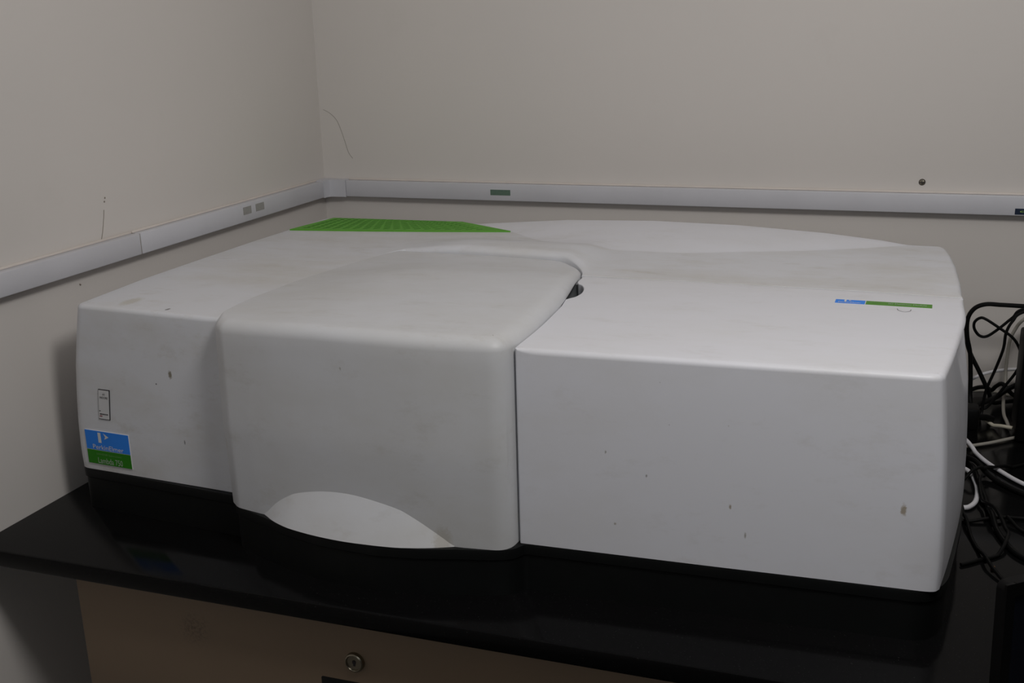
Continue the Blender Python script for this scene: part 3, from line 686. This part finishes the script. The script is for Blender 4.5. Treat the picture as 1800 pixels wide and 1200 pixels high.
tangle = [
 ([(1.1470, -0.5346, 0.0024), (1.1580, -0.5346, 0.0024), (1.1871, -0.5215, 0.0054), (1.22, -0.5085, 0.0024), (1.30, -0.50, 0.0024)], R2, 'thin black cable straight across the worktop below the white half loop'),
 ([(1.150, -0.27, 0.0034), (1.165, -0.34, 0.0034), (1.172, -0.42, 0.0034), (1.180, -0.48, 0.0034), (1.1827, -0.53, 0.0050), (1.1935, -0.585, 0.0034), (1.2119, -0.622, 0.0034), (1.27, -0.66, 0.0034)], R1, 'thick black cable snaking toward the front right of the worktop'),
 ([(1.1430, -0.6556, 0.0024), (1.1500, -0.6500, 0.0024), (1.1621, -0.6387, 0.0024), (1.185, -0.617, 0.0024), (1.1975, -0.57, 0.0060), (1.189, -0.53, 0.0080), (1.176, -0.49, 0.0060), (1.172, -0.44, 0.0080), (1.18, -0.40, 0.0024)], R2, 'thin black cable bending back under the snaking thick one'),
 ([(1.148, -0.50, 0.0024), (1.153, -0.545, 0.0068), (1.158, -0.585, 0.0024), (1.165, -0.62, 0.0024), (1.173, -0.655, 0.0068), (1.19, -0.69, 0.0024), (1.215, -0.712, 0.0024), (1.25, -0.72, 0.0024)], R2, 'thin black cable nearest the dark screen'),
 ([(1.1500, -0.335, 0.0034), (1.165, -0.352, 0.0098), (1.20, -0.405, 0.0034), (1.235, -0.44, 0.0034), (1.30, -0.46, 0.0034)], R1, 'thick black cable running under the diagonal white cable'),
 ([(1.15, -0.42, 0.0024), (1.18, -0.385, 0.0084), (1.215, -0.345, 0.0024), (1.26, -0.31, 0.0024), (1.33, -0.29, 0.0024)], R2, 'thin black cable rising to the right behind the white diagonal'),
 ([(1.20, -0.52, 0.0064), (1.215, -0.545, 0.0024), (1.24, -0.565, 0.0024), (1.30, -0.58, 0.0024)], R2, 'short black cable end on the worktop left of the screen back'),
 ([(1.148, -0.17, 0.0110), (1.17, -0.150, 0.0080), (1.195, -0.115, 0.0150), (1.212, -0.100, 0.0220), (1.235, -0.085, 0.0360), (1.27, -0.080, 0.050), (1.32, -0.080, 0.062)], 0.0042, 'thickest black cable rising to the right in front of the wall'),
 ([(1.155, -0.12, 0.0034), (1.175, -0.06, 0.0150), (1.20, -0.04, 0.0180), (1.215, -0.055, 0.0110), (1.232, -0.075, 0.0036), (1.26, -0.085, 0.0034), (1.31, -0.09, 0.0034)], R1, 'black cable hump on the worktop against the wall'),
]
for pts, r, lab in tangle: cable(pts, r, M_cblack, lab)
# dark plug where the thick cables meet
pg = empty('power_plug', (1.172, -0.185, Z0), 'black moulded plug block on the worktop below the hanging cables', 'plug')
box('body', -0.022, 0.012, -0.018, 0.014, 0.0, 0.034, M_cblack, pg, 0.005)
link('strain_relief', tube_mesh([(0.010, 0.002, 0.016), (0.022, 0.008, 0.014), (0.032, 0.014, 0.010)], 0.005, 10, 4), M_cblack, pg)
am = tag(link('amber_clip', mesh_of(box_bm(-0.0022, 0.0022, -0.0035, 0.0035, 0, 0.0035, 0.0008)), M_amber), 'tiny amber plastic scrap on the worktop among the black cables', 'scrap')
am.location = (1.1765, -0.653, Z0)

# ------------------------------------------------------------------ black box at the right edge
pc = empty('equipment_box', (1.33, -0.19, Z0), 'upright black equipment box among the cables, cut by the right edge', 'box')
box('body', -0.0985, 0.10, -0.044, 0.040, 0.006, 0.152, M_case, pc, 0.004)
box('front_panel', -0.1005, 0.1025, -0.052, -0.0435, 0.003, 0.155, M_case, pc, 0.004, (0, 0, 0), 3)
for x in (-0.08, 0.08):
    for y in (-0.03, 0.025): link('foot', mesh_of(lathe_bm([(0.010, 0.0), (0.011, 0.004), (0.010, 0.0065)], 16, 'Z')), M_cblack, pc, (x, y, 0))
link('power_button', mesh_of(lathe_bm([(0.008, 0), (0.008, -0.002), (0.0068, -0.003)], 20)), M_steel, pc, (0.06, -0.052, 0.12))

# ------------------------------------------------------------------ dark screen at the lower right
mx = Vector((0.77, 0.64, 0)).normalized(); mn = Vector((0.64, -0.77, 0)).normalized()
tilt = math.radians(2); mup = (Vector((0, 0, 1))*math.cos(tilt)-mn*math.sin(tilt)); mno = mx.cross(mup)
if mno.dot(mn) < 0: mno = -mno
MH, MW = 0.160, 0.30
mtl = Vector((1.1460, -1.0380, 0.179))                                    # top left corner of the bezel
mroot = mtl+mx*MW/2-mup*0.180/math.cos(tilt)
mon = empty('monitor', (mroot.x, mroot.y, Z0), 'small dark monitor with a rounded black bezel at the lower right corner', 'monitor')
def mon_slab(name, u0, u1, v0, v1, d0, d1, mat, r=0.004, parent=None):
    bm = box_bm(u0, u1, v0, v1, d0, d1)
    es = [e for e in bm.edges if abs((e.verts[0].co-e.verts[1].co).z) > 1e-6]
    bmesh.ops.bevel(bm, geom=es, offset=r, segments=4, affect='EDGES', profile=0.5)
    for v in bm.verts: v.co = mtl+mx*v.co.x-mup*v.co.y+mno*v.co.z-Vector((mroot.x, mroot.y, 0))
    return link(name, mesh_of(bm), mat, parent or mon)
bz = mon_slab('casing', 0, MW, 0, MH, -0.008, 0, M_case, 0.006)
mon_slab('back_housing', 0.05, MW-0.05, 0.03, MH-0.03, -0.024, -0.0075, M_case, 0.012)
for nm, a in (('bezel_side', (0, 0.009, 0, MH)), ('bezel_side', (MW-0.009, MW, 0, MH)), ('bezel_top', (0.009, MW-0.009, 0, 0.011)), ('bezel_bottom', (0.009, MW-0.009, MH-0.014, MH))):
    mon_slab(nm, *a, 0, 0.0025, M_case, 0.0008)
mon_slab('screen', 0.009, MW-0.009, 0.011, MH-0.014, -0.001, 0.0006, M_screen, 0.0005)
sc = mtl+mx*(MW*0.82)-mup*(MH*0.7)-mno*0.022-Vector((mroot.x, mroot.y, 0)); ft = sc-mno*0.10; ft.z = 0
neck = tube_mesh([sc, sc-mno*0.035-Vector((0, 0, 0.01)), Vector((ft.x, ft.y, 0.03)), Vector((ft.x, ft.y, 0.006))], 0.014, 14, 6)
link('stand_neck', neck, M_case, mon)
link('stand_base', mesh_of(lathe_bm([(0.062, 0.0), (0.062, 0.005), (0.05, 0.008), (0.001, 0.010)], 40, 'Z')), M_case, mon, (ft.x, ft.y, 0))
